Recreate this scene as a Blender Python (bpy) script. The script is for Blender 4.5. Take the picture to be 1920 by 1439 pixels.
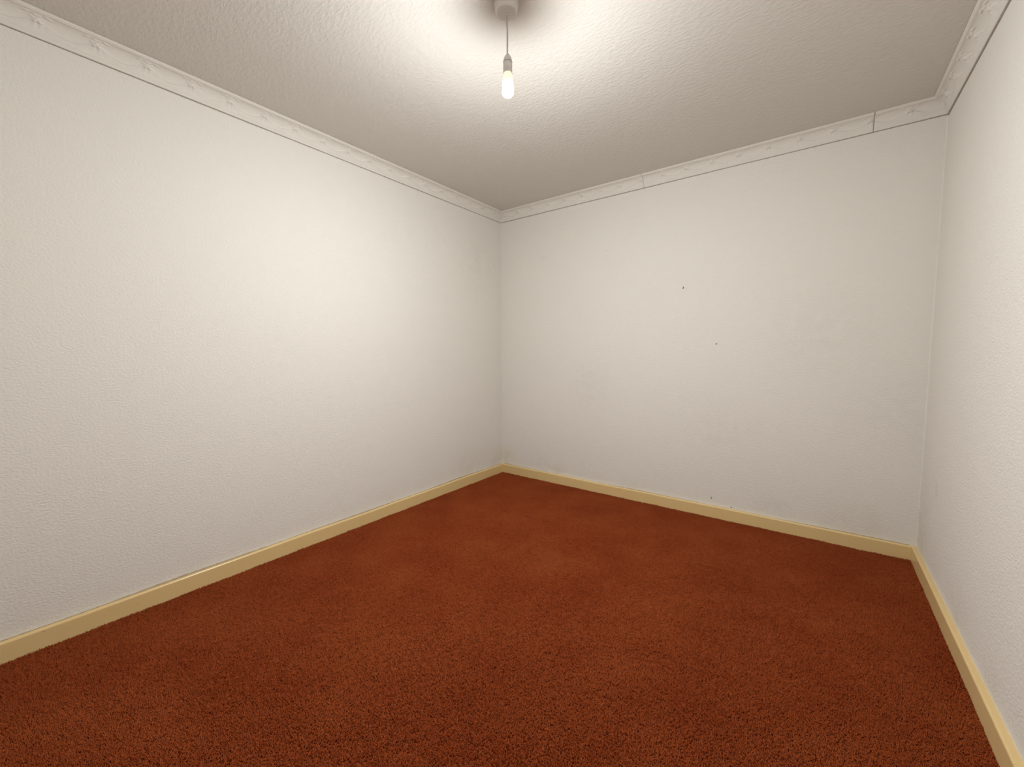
import bpy, bmesh, math, random
from mathutils import Vector, Matrix
random.seed(7)
scene = bpy.context.scene
for o in list(bpy.data.objects):
    bpy.data.objects.remove(o)
C = scene.collection

# ------------------------------------------------------------------ camera
# room axes: left wall is x=0, back wall is y=0, right wall is x=RX, floor z=0
RX, RY, RZ = 2.86, 3.55, 2.40
FPX, PITCH, ROLL, YAW = 770.28, 0.0774, -0.0048, -0.6421
CAM = Vector((2.3944, -3.0383, 1.1430))
cp, sp, c, s = math.cos(PITCH), math.sin(PITCH), math.cos(YAW), math.sin(YAW)
def to_room(v):
    return Vector((v[0]*c + v[1]*s, -v[0]*s + v[1]*c, v[2]))
fwd, up, rt = Vector((0, cp, -sp)), Vector((0, sp, cp)), Vector((1, 0, 0))
r2 = to_room(rt*math.cos(ROLL) + up*math.sin(ROLL))
u2 = to_room(up*math.cos(ROLL) - rt*math.sin(ROLL))
f2 = to_room(fwd)
cam_data = bpy.data.cameras.new('camera')
cam_data.sensor_fit = 'HORIZONTAL'
cam_data.sensor_width = 36.0
cam_data.lens = FPX*36.0/1920.0
cam_data.clip_start = 0.02
cam = bpy.data.objects.new('camera', cam_data)
C.objects.link(cam)
M = Matrix((r2, u2, -f2)).transposed().to_4x4()
M.translation = CAM
cam.matrix_world = M
scene.camera = cam

# ------------------------------------------------------------------ world, light level
world = bpy.data.worlds.new('world')
scene.world = world
world.use_nodes = True
world.node_tree.nodes['Background'].inputs[0].default_value = (0.02, 0.02, 0.022, 1)   # the closed room sees none of it
world.node_tree.nodes['Background'].inputs[1].default_value = 1.0
scene.view_settings.view_transform = 'Standard'
scene.view_settings.look = 'None'
scene.view_settings.gamma = 1.0
scene.view_settings.use_curve_mapping = False
scene.view_settings.exposure = 0.0
scene.cycles.use_light_tree = False        # one lamp only
BULB_STRENGTH = 6300.0
BULB_COLOUR = (0.97, 1.0, 0.995, 1)

# ------------------------------------------------------------------ helpers
def tag(o, label=None, cat=None, group=None, kind=None):
    if label: o['label'] = label
    if cat: o['category'] = cat
    if group: o['group'] = group
    if kind: o['kind'] = kind
    return o

def mesh_obj(name, verts, faces, mat, parent=None, smooth=False):
    me = bpy.data.meshes.new(name)
    me.from_pydata([tuple(v) for v in verts], [], faces)
    bm = bmesh.new(); bm.from_mesh(me)
    bmesh.ops.recalc_face_normals(bm, faces=bm.faces)
    bm.to_mesh(me); bm.free()
    if smooth:
        me.polygons.foreach_set('use_smooth', [True]*len(me.polygons))
    me.materials.append(mat)
    o = bpy.data.objects.new(name, me)
    C.objects.link(o)
    o.parent = parent
    return o

def box(x0, x1, y0, y1, z0, z1):
    v = [(x, y, z) for z in (z0, z1) for y in (y0, y1) for x in (x0, x1)]
    f = [(0, 2, 3, 1), (4, 5, 7, 6), (0, 1, 5, 4), (2, 6, 7, 3), (0, 4, 6, 2), (1, 3, 7, 5)]
    return v, f

def lathe(profile, n=48, cx=0, cy=0):
    """profile: (radius, z) from bottom to top"""
    v, f, rows = [], [], []
    for r, z in profile:
        if r < 1e-6:
            rows.append([len(v)]); v.append((cx, cy, z))
        else:
            rows.append(list(range(len(v), len(v)+n)))
            for i in range(n):
                a = 2*math.pi*i/n
                v.append((cx + r*math.cos(a), cy + r*math.sin(a), z))
    for a, b in zip(rows, rows[1:]):
        for i in range(n):
            j = (i+1) % n
            if len(a) == 1 and len(b) > 1: f.append((a[0], b[j], b[i]))
            elif len(b) == 1 and len(a) > 1: f.append((a[i], a[j], b[0]))
            elif len(a) > 1: f.append((a[i], a[j], b[j], b[i]))
    return v, f

def tube(path, radius, n=10):
    v, f = [], []
    for k, p in enumerate(path):
        p = Vector(p)
        t = (Vector(path[min(k+1, len(path)-1)]) - Vector(path[max(k-1, 0)])).normalized()
        a = t.orthogonal().normalized() if abs(t.z) < .9 else (Vector((1, 0, 0)) - t*t.x).normalized()
        b = t.cross(a)
        for i in range(n):
            w = 2*math.pi*i/n
            v.append(p + (a*math.cos(w) + b*math.sin(w))*radius)
    for k in range(len(path)-1):
        for i in range(n):
            j = (i+1) % n
            f.append((k*n+i, k*n+j, (k+1)*n+j, (k+1)*n+i))
    return v, f

# ------------------------------------------------------------------ materials
class NT:
    def __init__(self, name):
        self.m = bpy.data.materials.new(name)
        self.m.use_nodes = True
        self.t = self.m.node_tree
        self.b = self.t.nodes['Principled BSDF']
        self.pos = self.t.nodes.new('ShaderNodeNewGeometry').outputs['Position']
    def n(self, kind, **kw):
        o = self.t.nodes.new(kind)
        for k, v in kw.items():
            if hasattr(o, k): setattr(o, k, v)
        return o
    def l(self, a, b): self.t.links.new(a, b)
    def noise(self, scale, detail=4, rough=.55, stretch=None, dist=0.0):
        o = self.n('ShaderNodeTexNoise')
        o.inputs['Scale'].default_value = scale
        o.inputs['Detail'].default_value = detail
        o.inputs['Roughness'].default_value = rough
        o.inputs['Distortion'].default_value = dist
        src = self.pos
        if stretch:
            mp = self.n('ShaderNodeMapping')
            mp.inputs['Scale'].default_value = stretch[0]
            mp.inputs['Rotation'].default_value = stretch[1]
            self.l(src, mp.inputs['Vector']); src = mp.outputs[0]
        self.l(src, o.inputs['Vector'])
        return o.outputs['Fac']
    def ramp(self, fac, stops):
        o = self.n('ShaderNodeValToRGB')
        e = o.color_ramp.elements
        while len(e) < len(stops): e.new(.5)
        for el, (p, col) in zip(e, stops):
            el.position = p; el.color = col if len(col) == 4 else (*col, 1)
        self.l(fac, o.inputs[0])
        return o.outputs[0]
    def math(self, op, a, b=None, clamp=False):
        o = self.n('ShaderNodeMath', operation=op); o.use_clamp = clamp
        for i, x in enumerate((a, b)):
            if x is None: continue
            if isinstance(x, (int, float)): o.inputs[i].default_value = x
            else: self.l(x, o.inputs[i])
        return o.outputs[0]
    def mix(self, fac, a, b, blend='MIX'):
        o = self.n('ShaderNodeMix'); o.data_type = 'RGBA'; o.blend_type = blend
        for sock, x in ((o.inputs[0], fac), (o.inputs[6], a), (o.inputs[7], b)):
            if isinstance(x, (int, float)): sock.default_value = x
            elif isinstance(x, tuple): sock.default_value = x if len(x) == 4 else (*x, 1)
            else: self.l(x, sock)
        return o.outputs[2]
    def bump(self, h, strength, dist, prev=None):
        o = self.n('ShaderNodeBump')
        o.inputs['Strength'].default_value = strength
        o.inputs['Distance'].default_value = dist
        self.l(h, o.inputs['Height'])
        if prev: self.l(prev, o.inputs['Normal'])
        return o.outputs[0]
    def blob(self, centre, radius):
        """1 at the centre, 0 past the radius: a mark with a place of its own"""
        d = self.n('ShaderNodeVectorMath', operation='DISTANCE')
        self.l(self.pos, d.inputs[0]); d.inputs[1].default_value = centre
        q = self.math('DIVIDE', d.outputs['Value'], radius)
        return self.math('SUBTRACT', 1.0, q, clamp=True)
    def matte(self, col, normal=None):
        d = self.n('ShaderNodeBsdfDiffuse')
        if isinstance(col, tuple): d.inputs['Color'].default_value = (*col[:3], 1)
        else: self.l(col, d.inputs['Color'])
        if normal: self.l(normal, d.inputs['Normal'])
        out = [o for o in self.t.nodes if o.type == 'OUTPUT_MATERIAL'][0]
        self.l(d.outputs[0], out.inputs['Surface'])
        self.t.nodes.remove(self.b)
        return self.m
    def done(self, col, rough, normal=None, spec=.3):
        if isinstance(col, tuple): self.b.inputs['Base Color'].default_value = col if len(col) == 4 else (*col, 1)
        else: self.l(col, self.b.inputs['Base Color'])
        self.b.inputs['Roughness'].default_value = rough
        self.b.inputs['Specular IOR Level'].default_value = spec
        if normal: self.l(normal, self.b.inputs['Normal'])
        return self.m

WALL = (0.80, 0.768, 0.715)
def wall_material(name, marks):
    k = NT(name)
    fine = k.noise(14, 2, .7)
    col = k.mix(k.math('MULTIPLY', fine, .06), WALL, (0.70, 0.65, 0.58))
    # grubby marks, each at its own place on the paper
    for centre, radius, tint, amt in marks:
        m = k.math('MULTIPLY', k.blob(centre, radius), k.ramp(fine, [(.30, (0, 0, 0)), (.80, (1, 1, 1))]))
        col = k.mix(k.math('MULTIPLY', m, amt*.55, clamp=True), col, tint)
    # embossed paper: small rounded pebbles over a slow unevenness
    nrm = k.bump(k.noise(105, 1, .5, ((1, 1, 1.5), (0, 0, 0))), .52, .0042)
    return k.matte(col, nrm)

GREY, OCHRE = (0.46, 0.42, 0.37), (0.52, 0.40, 0.20)
M_wall_left = wall_material('wallpaper_left', [((0, -.05, .12), .16, OCHRE, .7), ((0, -.30, 1.9), .35, GREY, .35),
    ((0, -.5, .1), .22, OCHRE, .35), ((0, -1.3, .08), .12, OCHRE, .4)])
M_wall_back = wall_material('wallpaper_back', [((.04, 0, .13), .15, OCHRE, .8), ((.45, 0, .1), .15, GREY, .5),
    ((.62, 0, .09), .12, OCHRE, .6), ((.9, 0, .84), .28, GREY, .35), ((2.37, 0, 1.22), .35, GREY, .30),
    ((1.25, 0, .08), .10, GREY, .7), ((2.2, 0, .12), .12, GREY, .6), ((2.6, 0, .09), .22, OCHRE, .5),
    ((1.85, 0, .62), .3, GREY, .22), ((2.74, 0, .8), .35, GREY, .25)])
M_wall_right = wall_material('wallpaper_right', [((RX, -.05, .14), .2, OCHRE, .6), ((RX, -.34, .485), .05, GREY, .9),
    ((RX, -.10, .3), .25, GREY, .4), ((RX, -.8, .1), .18, OCHRE, .4), ((RX, -1.2, .09), .1, OCHRE, .6)])
M_wall_plain = wall_material('wallpaper_plain', [])

def ceiling_material():
    k = NT('textured_ceiling_paint')
    col = k.mix(k.math('MULTIPLY', k.noise(1.7, 1), .22), (0.70, 0.668, 0.62), (0.62, 0.575, 0.505))
    # brushed and stippled plaster: short dabs running two ways plus a fine stipple
    s1 = k.noise(38, 4, .64, ((1, 2.2, 1), (0, 0, .75)))
    dab = k.ramp(s1, [(.42, (0, 0, 0)), (.66, (1, 1, 1))])
    nrm = k.bump(dab, .38, .0030)
    return k.matte(col, nrm)
M_ceiling = ceiling_material()

def simple(name, col, rough, spec=.3, nscale=0, amt=.1, alt=None, bump=0):
    k = NT(name)
    out, nrm = col, None
    if nscale:
        f = k.noise(nscale, 1)
        out = k.mix(k.math('MULTIPLY', f, amt), col, alt or tuple(x*.7 for x in col))
        if bump: nrm = k.bump(f, .4, bump)
    if rough >= .69: return k.matte(out, nrm)
    return k.done(out, rough, nrm, spec)

M_coving = simple('white_moulded_foam', (0.80, 0.765, 0.71), .7, .25, 160, .25, (0.66, 0.62, 0.56), .0012)
M_gap = simple('dark_joint_gap_shade', (0.30, 0.26, 0.215), .9, .1, 40, .6, (0.46, 0.41, 0.35))  # dark joints; along the coving foot this colour stands in for gap shade
M_dust = simple('brown_dust', (0.30, 0.22, 0.13), .95, .1, 60, .7, (0.55, 0.45, 0.32))
M_plastic = simple('aged_white_plastic', (0.72, 0.69, 0.66), .35, .4, 12, .1)
M_flex = simple('grey_white_flex', (0.52, 0.49, 0.48), .5, .3, 30, .2)
M_ring = simple('grey_holder_ring', (0.40, 0.38, 0.36), .5, .3, 20, .1)  # ring in a darker grey than the holder plastic
M_hole = simple('dark_nail_hole', (0.19, 0.165, 0.135), .9, .1, 200, .4)
M_crumb = simple('chipped_plaster', (0.62, 0.58, 0.52), .9, .1, 200, .4)

def skirting_material():
    k = NT('cream_gloss_paint')
    col = k.mix(k.math('MULTIPLY', k.noise(7, 2), .5), (0.79, 0.585, 0.285), (0.73, 0.52, 0.225))
    col = k.mix(k.ramp(k.noise(55, 1), [(.74, (0, 0, 0)), (.80, (.40, .40, .40))]), col, (0.40, 0.27, 0.12))
    return k.done(col, .28, None, .5)
M_skirting = skirting_material()

def carpet_material(name, dark):
    k = NT(name)
    patch = k.noise(3.0, 3, .62)
    tuft = k.noise(320, 0, .6)
    mid = k.noise(38, 2, .65, ((1, 2.2, 1), (0, 0, .5)))
    a, b = (0.375, 0.088, 0.0265), (0.300, 0.058, 0.0170)
    col = k.mix(k.ramp(patch, [(.35, (0, 0, 0)), (.68, (1, 1, 1))]), b, a)
    col = k.mix(k.ramp(mid, [(.42, (0, 0, 0)), (.70, (.5, .5, .5))]), col, (0.42, 0.112, 0.040))
    col = k.mix(k.ramp(tuft, [(.35, (.24, .24, .24)), (.6, (0, 0, 0))]), col, (0.20, 0.034, 0.011))
    if dark: col = k.mix(1.0, col, (dark, dark, dark), 'MULTIPLY')
    return k.matte(col)
M_pile = carpet_material('rust_carpet_pile', None)
M_backing = carpet_material('rust_carpet_backing', None)

k = NT('lit_bulb_dome')
k.b.inputs['Emission Color'].default_value = BULB_COLOUR
k.b.inputs['Emission Strength'].default_value = BULB_STRENGTH
M_dome = k.done((0.9, 0.9, 0.88), .4, None, .3)
k = NT('opal_shoulder_glow')
k.b.inputs['Emission Color'].default_value = (1.0, .93, .74, 1)
k.b.inputs['Emission Strength'].default_value = 12.0
M_shoulder = k.done((0.9, 0.9, 0.85), .4, None, .3)
M_shoulder.cycles.emission_sampling = 'NONE'
k = NT('warm_translucent_collar')
k.b.inputs['Emission Color'].default_value = (1.0, .90, .62, 1)
k.b.inputs['Emission Strength'].default_value = .62
M_collar = k.done((0.85, 0.82, 0.72), .4, None, .3)
M_collar.cycles.emission_sampling = 'NONE'

# ------------------------------------------------------------------ room shell
T = .10
FIL = .006     # papered-over soft corner between the back and right walls
def struct(o): return tag(o, kind='structure')

v, f = box(-T, RX+T, -RY-T, T, -.11, -.0085)
struct(mesh_obj('floor', v, f, M_backing))
v, f = box(-T, RX+T, -RY-T, T, RZ, RZ+T)
struct(mesh_obj('ceiling', v, f, M_ceiling))
v, f = box(-T, 0, -RY-T, 0, -.0085, RZ)
struct(mesh_obj('wall_left', v, f, M_wall_left))
v, f = box(-T, RX+T, 0, T, -.0085, RZ)
wall_back = struct(mesh_obj('wall_back', v, f, M_wall_back))
v, f = box(0, RX, -RY-T, -RY, -.0085, RZ)
struct(mesh_obj('wall_front', v, f, M_wall_plain))
# right wall with its concave fillet into the back wall
prof = [(RX+T, -RY-T), (RX, -RY-T), (RX, -FIL)]
FILP = []
for i in range(1, 9):
    a = i/8*math.pi/2
    FILP.append((RX - FIL + FIL*math.cos(a), -FIL + FIL*math.sin(a)))
prof += FILP + [(RX+T, 0)]
n = len(prof)
v = [(x, y, -.0085) for x, y in prof] + [(x, y, RZ) for x, y in prof]
f = [(i, (i+1) % n, n+(i+1) % n, n+i) for i in range(n)] + [tuple(range(n))[::-1], tuple(range(n, 2*n))]
wr = mesh_obj('wall_right', v, f, M_wall_right, smooth=False)
struct(wr)

# ------------------------------------------------------------------ runs along the four walls
# a run: origin corner, direction along the wall, inward normal, length
RUNS = {
    'left':  (Vector((0, -RY, 0)), Vector((0, 1, 0)), Vector((1, 0, 0)), RY),
    'back':  (Vector((0, 0, 0)), Vector((1, 0, 0)), Vector((0, -1, 0)), RX),
    'right': (Vector((RX, 0, 0)), Vector((0, -1, 0)), Vector((-1, 0, 0)), RY),
    'front': (Vector((RX, -RY, 0)), Vector((-1, 0, 0)), Vector((0, 1, 0)), RX),
}

# skirting boards: rounded top edge, slightly bowed timber, mitred corners
SK_H, SK_D = .0775, .0215
sk_prof = [(0.0, -.008), (SK_D, -.008), (SK_D, SK_H-.007)]
for i in range(1, 6):
    a = i/5*math.pi/2
    sk_prof.append((SK_D-.006+.006*math.cos(a), SK_H-.007+.007*math.sin(a)))
sk_prof += [(0.0, SK_H)]
for side, (o0, d, nrm, L) in RUNS.items():
    N = 90
    v, f = [], []
    m = len(sk_prof)
    ph = random.uniform(0, 6)
    for i in range(N+1):
        for dd, z in sk_prof:
            u = min(max(L*i/N, dd), L-dd)
            wob = .0012*math.sin(u*4.1+ph) + .0008*math.sin(u*9.7+ph*2)
            zz = z + (wob if z > .03 else 0)
            v.append(o0 + d*u + nrm*(dd + (wob*.5 if dd > .001 else 0)) + Vector((0, 0, zz)))
    for i in range(N):
        for j in range(m):
            k2 = (j+1) % m
            f.append((i*m+j, i*m+k2, (i+1)*m+k2, (i+1)*m+j))
    b = struct(mesh_obj('baseboard_'+side, v, f, M_skirting, smooth=False))
    if side in ('left', 'back'):
        # line of settled dust where the board meets the paper
        v, f = [], []
        n = 240
        for i in range(n+1):
            u = .03 + (L-.06)*i/n
            if side == 'left': w = .0050 + .0022*math.sin(u*7) + random.uniform(-.001, .001)
            else: w = .0018 + .0016*math.sin(u*5+1) + random.uniform(-.0006, .0008)
            w = max(w, .0006)
            wob = .0012*math.sin(u*4.1+ph) + .0008*math.sin(u*9.7+ph*2)
            p = o0 + d*u + Vector((0, 0, SK_H+wob))
            v += [p + nrm*.0002, p + nrm*w, p + nrm*.0006 + Vector((0, 0, w*.8)), p + nrm*.0002 + Vector((0, 0, w*.8))]
        for i in range(n):
            for j in range(4):
                q = (j+1) % 4
                f.append((i*4+j, i*4+q, (i+1)*4+q, (i+1)*4+j))
        mesh_obj('dust_line', v, f, M_dust, b)

# ------------------------------------------------------------------ moulded coving with draped swags
CW, CC, PER = .080, .063, .156
def cove_profile():
    pts = [(0.0, .0800), (.0055, .0800), (.0080, .0780), (.0090, .0735)]
    # quarter-ellipse sweep from the upright lower band to the flat under the upper bead
    for i in range(1, 54):
        a = i/54*math.pi/2
        pts.append((.0520 - .0430*math.cos(a), .0735 - .0605*math.sin(a)))
    pts += [(.0520, .0130), (.0560, .0128), (.0578, .0120), (.0582, .0100), (.0600, .0096), (.0622, .0088), (.0630, .0070), (.0630, 0.0)]
    return pts
CP = cove_profile()
J0, J1 = 4, 57
def relief(u, t):
    """height of the moulded pattern at run position u, t = 0 low edge .. 1 upper bead"""
    w = (u / PER) % 1.0
    x = w - .5
    h = 0.0
    drape = .64 - .40*math.cos(math.pi*x)**1.0
    fade = max(0.0, min(1.0, t/.06)) * max(0.0, min(1.0, (1-t)/.05))
    dd = t - drape
    h += .0030/(1+math.exp(max(-40, min(40, dd/.010))))                                   # cloth below the hem line stands proud
    h += .0042*math.exp(-(dd/.024)**2)                                 # the hem
    for q, amp in ((.13, .0022), (.24, .0018)):
        h += amp*math.exp(-((dd+q*(.4+.6*math.cos(math.pi*x)))/.028)**2)   # folds below it
    e = min(w, 1-w)
    sx = e*PER; sy = (t-.66)*.075
    r = math.hypot(sx, sy); th = math.atan2(sy, sx)
    h += .0046*math.exp(-(r/.0125)**2)*(.75+.25*math.cos(5*th))        # rosette
    h += .0034*math.exp(-((r-.0135)/.0035)**2)*(.5+.5*math.cos(6*th))
    tail = abs(sx - .006 - .010*max(0, .62-t))
    if t < .60: h += .0034*math.exp(-(tail/.004)**2)*max(0, min(1, (t-.16)/.2))   # hanging ribbon tails
    lx = sx - .026; ly = (t-.80 - .12*math.cos(math.pi*e*2))*.075
    h += .0045*math.exp(-(lx/.010)**2 - (ly/.0035)**2)                 # leaf above the hem
    return h*fade

def coving_length(name, side, ua, ub, parent, shift=0.0, capa=False, capb=False):
    o0, d, nrm, L = RUNS[side]
    step = .0040 if side != 'front' else .03
    N = max(2, int((ub-ua)/step))
    # profile normals (pointing into the room)
    pn = []
    for j in range(len(CP)):
        a, b = CP[max(j-1, 0)], CP[min(j+1, len(CP)-1)]
        tx, ty = b[0]-a[0], b[1]-a[1]
        ln = math.hypot(tx, ty)
        pn.append((-ty/ln, tx/ln))          # (out from wall, down from ceiling)
    v, f = [], []
    m = len(CP)
    for i in range(N+1):
        u = ua + (ub-ua)*i/N
        for j, (dd, dz) in enumerate(CP):
            uu = min(max(u, dd), L-dd)
            h = relief(uu+shift, (j-J0)/(J1-J0)) if J0 <= j <= J1 else 0.0
            ex, ez = dd + pn[j][0]*h, dz + pn[j][1]*h
            v.append(o0 + d*uu + nrm*ex + Vector((0, 0, RZ-ez)))
        # back of the section, against wall and ceiling
        v.append(o0 + d*min(max(u, 0), L) + Vector((0, 0, RZ)))
    m += 1
    for i in range(N):
        for j in range(m):
            q = (j+1) % m
            f.append((i*m+j, i*m+q, (i+1)*m+q, (i+1)*m+j))
    f.append(tuple(range(m))); f.append(tuple(range(N*m, N*m+m)))
    o = mesh_obj(name, v, f, M_coving, parent, smooth=True)
    return o

def gap_shade_strip(side, parent, h0, h1, thick, ua=.004, ub=None):
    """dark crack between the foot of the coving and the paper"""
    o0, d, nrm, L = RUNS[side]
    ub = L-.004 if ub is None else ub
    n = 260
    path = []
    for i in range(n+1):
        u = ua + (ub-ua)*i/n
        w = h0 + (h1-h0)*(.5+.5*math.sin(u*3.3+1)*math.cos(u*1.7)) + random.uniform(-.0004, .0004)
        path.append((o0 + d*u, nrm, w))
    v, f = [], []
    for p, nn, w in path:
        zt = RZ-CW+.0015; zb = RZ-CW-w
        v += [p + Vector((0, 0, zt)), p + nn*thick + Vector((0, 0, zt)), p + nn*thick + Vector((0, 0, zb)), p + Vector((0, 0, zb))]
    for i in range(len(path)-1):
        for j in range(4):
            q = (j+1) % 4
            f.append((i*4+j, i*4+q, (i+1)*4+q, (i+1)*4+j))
    return mesh_obj('gap_shade_strip', v, f, M_gap, parent)

t1 = struct(coving_length('trim_1', 'left', 0, RY, None, .02))
gap_shade_strip('left', t1, .0017, .0032, .0012)
t2 = bpy.data.objects.new('trim_2', None); C.objects.link(t2); struct(t2)
for ua, ub in ((0, 1.3240), (1.3262, 2.5735), (2.5765, RX)):
    coving_length('coving_length', 'back', ua, ub, t2, -.06)
gap_shade_strip('back', t2, .0022, .0040, .0012, ub=RX-FIL)
# dark butt joints between the lengths
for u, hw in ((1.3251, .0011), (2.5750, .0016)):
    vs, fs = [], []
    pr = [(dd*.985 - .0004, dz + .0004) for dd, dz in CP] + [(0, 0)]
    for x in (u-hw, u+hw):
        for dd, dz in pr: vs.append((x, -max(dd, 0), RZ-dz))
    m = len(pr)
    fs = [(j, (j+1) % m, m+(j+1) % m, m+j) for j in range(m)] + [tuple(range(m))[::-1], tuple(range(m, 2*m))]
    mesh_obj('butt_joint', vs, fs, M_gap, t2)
t3 = struct(coving_length('trim_3', 'right', 0, RY, None, .05))
gap_shade_strip('right', t3, .0050, .0085, .0015, ua=FIL)
t4 = struct(coving_length('trim_4', 'front', 0, RX, None, 0))
# the painted gap shade follows the soft papered corner
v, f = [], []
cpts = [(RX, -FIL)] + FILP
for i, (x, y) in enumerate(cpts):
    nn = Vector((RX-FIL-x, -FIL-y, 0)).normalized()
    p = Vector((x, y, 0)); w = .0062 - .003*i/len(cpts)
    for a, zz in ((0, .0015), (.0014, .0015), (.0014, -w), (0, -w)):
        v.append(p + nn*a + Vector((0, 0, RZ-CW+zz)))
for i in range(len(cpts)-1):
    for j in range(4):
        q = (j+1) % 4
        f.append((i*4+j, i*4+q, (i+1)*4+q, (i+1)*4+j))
mesh_obj('gap_shade_strip', v, f, M_gap, t3)

# ------------------------------------------------------------------ carpet pile
def carpet():
    # one small cluster of bent cut-pile tufts, instanced over the floor
    rnd = random.Random(3)
    v, f = [], []
    for kx in range(10):
        bx, by = rnd.uniform(-.0085, .0085), rnd.uniform(-.0085, .0085)
        a = rnd.uniform(0, 6.283); lean = rnd.uniform(.0008, .0045); la = rnd.uniform(0, 6.283)
        hgt = rnd.uniform(.0072, .0098); w = rnd.uniform(.0011, .0016)
        b0 = len(v)
        for lev, (zz, ww) in enumerate(((0, .8), (.62, 1.0), (1.0, .42))):
            ox, oy = bx + math.cos(la)*lean*zz**2, by + math.sin(la)*lean*zz**2
            for i in range(3):
                w2 = a + i*2.094
                v.append((ox + math.cos(w2)*w*ww, oy + math.sin(w2)*w*ww, hgt*zz))
        for lev in range(2):
            for i in range(3):
                j = (i+1) % 3
                f.append((b0+lev*3+i, b0+lev*3+j, b0+lev*3+3+j, b0+lev*3+3+i))
        f.append((b0+6, b0+7, b0+8))
    me = bpy.data.meshes.new('tuft_cluster'); me.from_pydata(v, [], f); me.materials.append(M_pile)
    me.polygons.foreach_set('use_smooth', [True]*len(me.polygons))
    # carpet surface with faint ruckles; it ends in an uneven trimmed edge at the boards
    nx, ny = 200, 248
    e = SK_D - .002
    vv, ff = [], []
    for j in range(ny+1):
        for i in range(nx+1):
            x = e + (RX-2*e)*i/nx; y = -e - (RY-2*e)*j/ny
            z = -.0084
            edge = min(x, RX-x, -y, RY+y)
            z += .0022*max(0, 1-edge/.10)*(.5+.5*math.sin(x*19+y*23))*(1+.4*math.sin(x*47-y*39))
            for (ax, ay, bx, by) in ((.79, -.756, 1.0, -.743), (1.92, -.737, 2.02, -.738)):
                t = max(0, min(1, ((x-ax)*(bx-ax)+(y-ay)*(by-ay))/((bx-ax)**2+(by-ay)**2)))
                dd = math.hypot(x-ax-t*(bx-ax), y-ay-t*(by-ay))
                z += .0120*math.exp(-(dd/.009)**2)
            vv.append((x, y, z))
    for j in range(ny):
        for i in range(nx):
            a = j*(nx+1)+i
            ff.append((a, a+nx+1, a+nx+2, a+1))
    src = bpy.data.meshes.new('carpet_pile')
    src.from_pydata(vv, [], ff); src.materials.append(M_backing)
    ob = bpy.data.objects.new('carpet_pile', src); C.objects.link(ob)
    tag(ob, 'short rust red cut pile carpet covering the whole floor', 'carpet', kind='stuff')
    # geometry nodes: scatter the cluster
    ng = bpy.data.node_groups.new('pile_scatter', 'GeometryNodeTree')
    ng.interface.new_socket('Geometry', in_out='INPUT', socket_type='NodeSocketGeometry')
    ng.interface.new_socket('Geometry', in_out='OUTPUT', socket_type='NodeSocketGeometry')
    N = ng.nodes; lk = ng.links.new
    gi, go = N.new('NodeGroupInput'), N.new('NodeGroupOutput')
    dist = N.new('GeometryNodeDistributePointsOnFaces')
    dist.inputs['Density'].default_value = 22000
    dist.inputs['Seed'].default_value = 5
    # the tuft mesh itself is written into the same modifier as a second mesh input
    tob = bpy.data.objects.new('tuft_source', me)
    oi = N.new('GeometryNodeObjectInfo'); oi.inputs['Object'].default_value = tob
    inst = N.new('GeometryNodeInstanceOnPoints')
    # lean: slow noise turns the nap, so brushed and flattened patches catch the light differently
    pos = N.new('GeometryNodeInputPosition')
    nz = N.new('ShaderNodeTexNoise'); nz.inputs['Scale'].default_value = 7.0; nz.inputs['Detail'].default_value = 4.0
    nz.inputs['Roughness'].default_value = .7
    lk(pos.outputs[0], nz.inputs['Vector'])
    sub = N.new('ShaderNodeVectorMath'); sub.operation = 'SUBTRACT'; sub.inputs[1].default_value = (.5, .5, .5)
    lk(nz.outputs['Color'], sub.inputs[0])
    mul = N.new('ShaderNodeVectorMath'); mul.operation = 'MULTIPLY'; mul.inputs[1].default_value = (1.9, 1.9, 0)
    lk(sub.outputs[0], mul.inputs[0])
    rv = N.new('FunctionNodeRandomValue'); rv.data_type = 'FLOAT_VECTOR'
    rv.inputs[0].default_value = (-.25, -.25, 0); rv.inputs[1].default_value = (.25, .25, 6.283)
    add = N.new('ShaderNodeVectorMath'); add.operation = 'ADD'
    lk(mul.outputs[0], add.inputs[0]); lk(rv.outputs[0], add.inputs[1])
    lk(add.outputs[0], inst.inputs['Rotation'])
    rs = N.new('FunctionNodeRandomValue'); rs.data_type = 'FLOAT'
    rs.inputs[2].default_value = .8; rs.inputs[3].default_value = 1.15
    lk(rs.outputs[1], inst.inputs['Scale'])
    lk(gi.outputs[0], dist.inputs['Mesh']); lk(dist.outputs['Points'], inst.inputs['Points'])
    lk(oi.outputs['Geometry'], inst.inputs['Instance'])
    jn = N.new('GeometryNodeJoinGeometry')
    lk(inst.outputs[0], jn.inputs[0]); lk(gi.outputs[0], jn.inputs[0])
    lk(jn.outputs[0], go.inputs[0])
    md = ob.modifiers.new('pile_scatter', 'NODES'); md.node_group = ng
carpet()

# ------------------------------------------------------------------ pendant lamp
LX, LY = 1.4350, -1.7780
root = bpy.data.objects.new('pendant_light', None); C.objects.link(root)
root.location = (LX, LY, RZ)
tag(root, 'bare lit bulb hanging on a short white cord from a round ceiling rose', 'pendant light')
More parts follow.
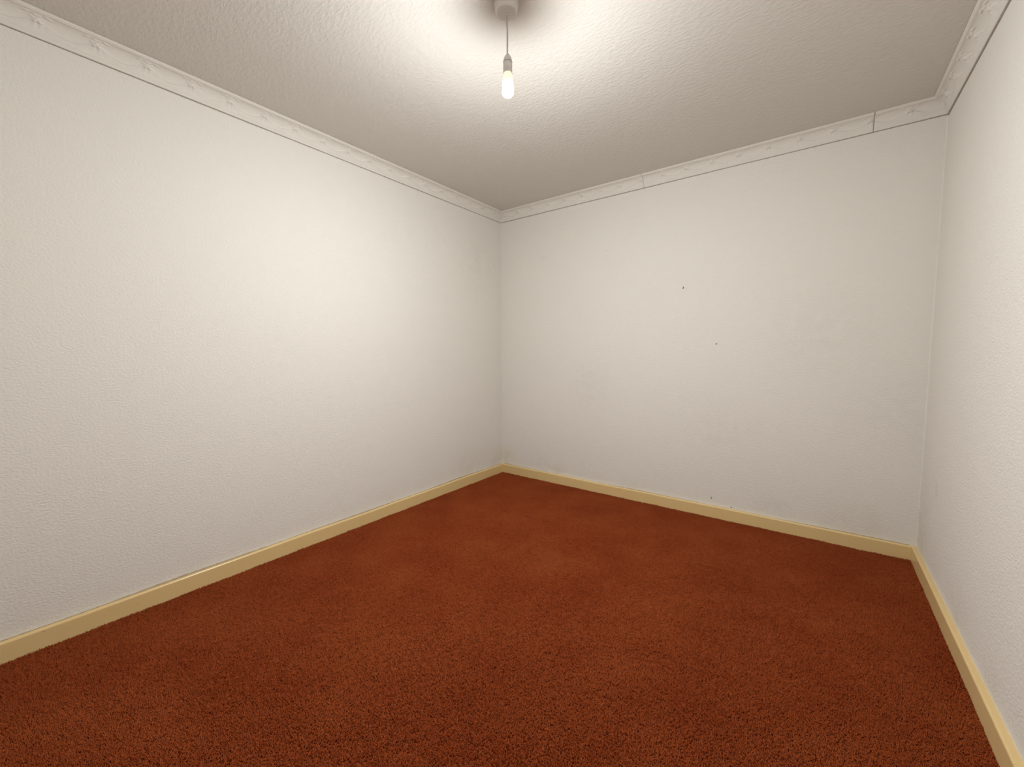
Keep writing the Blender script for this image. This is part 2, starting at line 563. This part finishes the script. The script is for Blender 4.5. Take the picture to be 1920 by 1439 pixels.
# everything below is in the lamp's own frame: z = 0 is the ceiling
v, f = lathe([(0, -.0400), (.0060, -.0400), (.0300, -.0395), (.0360, -.0382), (.0390, -.0350), (.0402, -.0290), (.0412, -.0100), (.0412, -.0065)])
rose = mesh_obj('ceiling_rose', v, f, M_plastic, root, True)
v, f = lathe([(.0412, -.0068), (.0445, -.0062), (.0450, -.0050), (.0450, 0), (0, 0)])
mesh_obj('base_plate', v, f, M_plastic, rose, True)
v, f = lathe([(.0020, -.0440), (.0042, -.0435), (.0055, -.0400), (.0055, -.0385)], 24)
mesh_obj('cord_grip', v, f, M_plastic, rose, True)
CE = (.0028, .0020)
path = []
for i in range(25):
    t = i/24
    path.append((CE[0]*t + .0016*math.sin(t*math.pi*1.3), CE[1]*t, -.041 - .138*t))
v, f = tube(path, .0029, 12)
mesh_obj('cord', v, f, M_flex, root, True)
x0, y0 = CE
v, f = lathe([(.0158, -.2047), (.0160, -.2017), (.0152, -.1962), (.0128, -.1887), (.0085, -.1817), (.0048, -.1772), (.0035, -.1752), (0, -.1752)], 40, x0, y0)
hold = mesh_obj('lamp_holder', v, f, M_plastic, root, True)
v, f = lathe([(.0150, -.2062), (.0172, -.2060), (.0174, -.2052), (.0172, -.2042), (.0150, -.2037)], 40, x0, y0)
mesh_obj('holder_ring', v, f, M_ring, hold, True)
v, f = lathe([(.0130, -.2422), (.0160, -.2422), (.0164, -.2402), (.0164, -.2302), (.0168, -.2292), (.0168, -.2062), (.0155, -.2057)], 40, x0, y0)
mesh_obj('holder_skirt', v, f, M_plastic, hold, True)
# bulb: plastic collar, thick opal shoulder that only glows, bright dome below it
v, f = lathe([(.0190, -.2720), (.0182, -.2640), (.0168, -.2550), (.0152, -.2480), (.0145, -.2420), (.0135, -.2350), (0, -.2350)], 40, x0, y0)
bulb = mesh_obj('bulb', v, f, M_collar, root, True)
v, f = lathe([(.0208, -.3080), (.0208, -.2970), (.0202, -.2820), (.0190, -.2720)], 32, x0, y0)
tag(mesh_obj('opal_shoulder', v, f, M_shoulder, bulb, True), 'thick opal plastic shoulder glowing softly')
DOME_R, DOME_Z, DOME_H = .0208, -.3080, .0184
prof = [(DOME_R*math.sin(i/10*math.pi/2), DOME_Z - DOME_H*math.cos(i/10*math.pi/2)) for i in range(11)]
prof[0] = (0, DOME_Z-DOME_H)
v, f = lathe(prof, 32, x0, y0)
dome = mesh_obj('glowing_dome', v, f, M_dome, bulb, True)
tag(dome, 'glowing white bulb dome')

# ------------------------------------------------------------------ nail holes and chips in the back wall
def hole(x, z, rx, rz, tilt, mat=M_hole):
    n = 12
    v = [(x, -.0012, z)]
    for q, dy in ((.6, -.0011), (1.0, -.0001)):
        for i in range(n):
            a = 2*math.pi*i/n
            k2 = 1 + .18*math.sin(3*a+x*40)
            px, pz = rx*q*k2*math.cos(a), rz*q*k2*math.sin(a)
            v.append((x + px*math.cos(tilt) - pz*math.sin(tilt), dy, z + px*math.sin(tilt) + pz*math.cos(tilt)))
    f = [(0, 1+i, 1+(i+1) % n) for i in range(n)] + [(1+i, 1+n+i, 1+n+(i+1) % n, 1+(i+1) % n) for i in range(n)]
    mesh_obj('nail_hole', v, f, mat, wall_back)
hole(1.6135, 1.5805, .0042, .0088, -.3)
hole(1.8350, 1.1892, .0034, .0062, 0)
hole(1.8373, .1296, .0030, .0085, 0)
hole(1.9710, .6321, .0030, .0050, .2, M_crumb)
hole(1.0305, 1.9208, .0030, .0045, 0, M_crumb)
hole(.4702, 1.9500, .0028, .0075, 0, M_crumb)
hole(1.9600, .0900, .0045, .0040, 0)
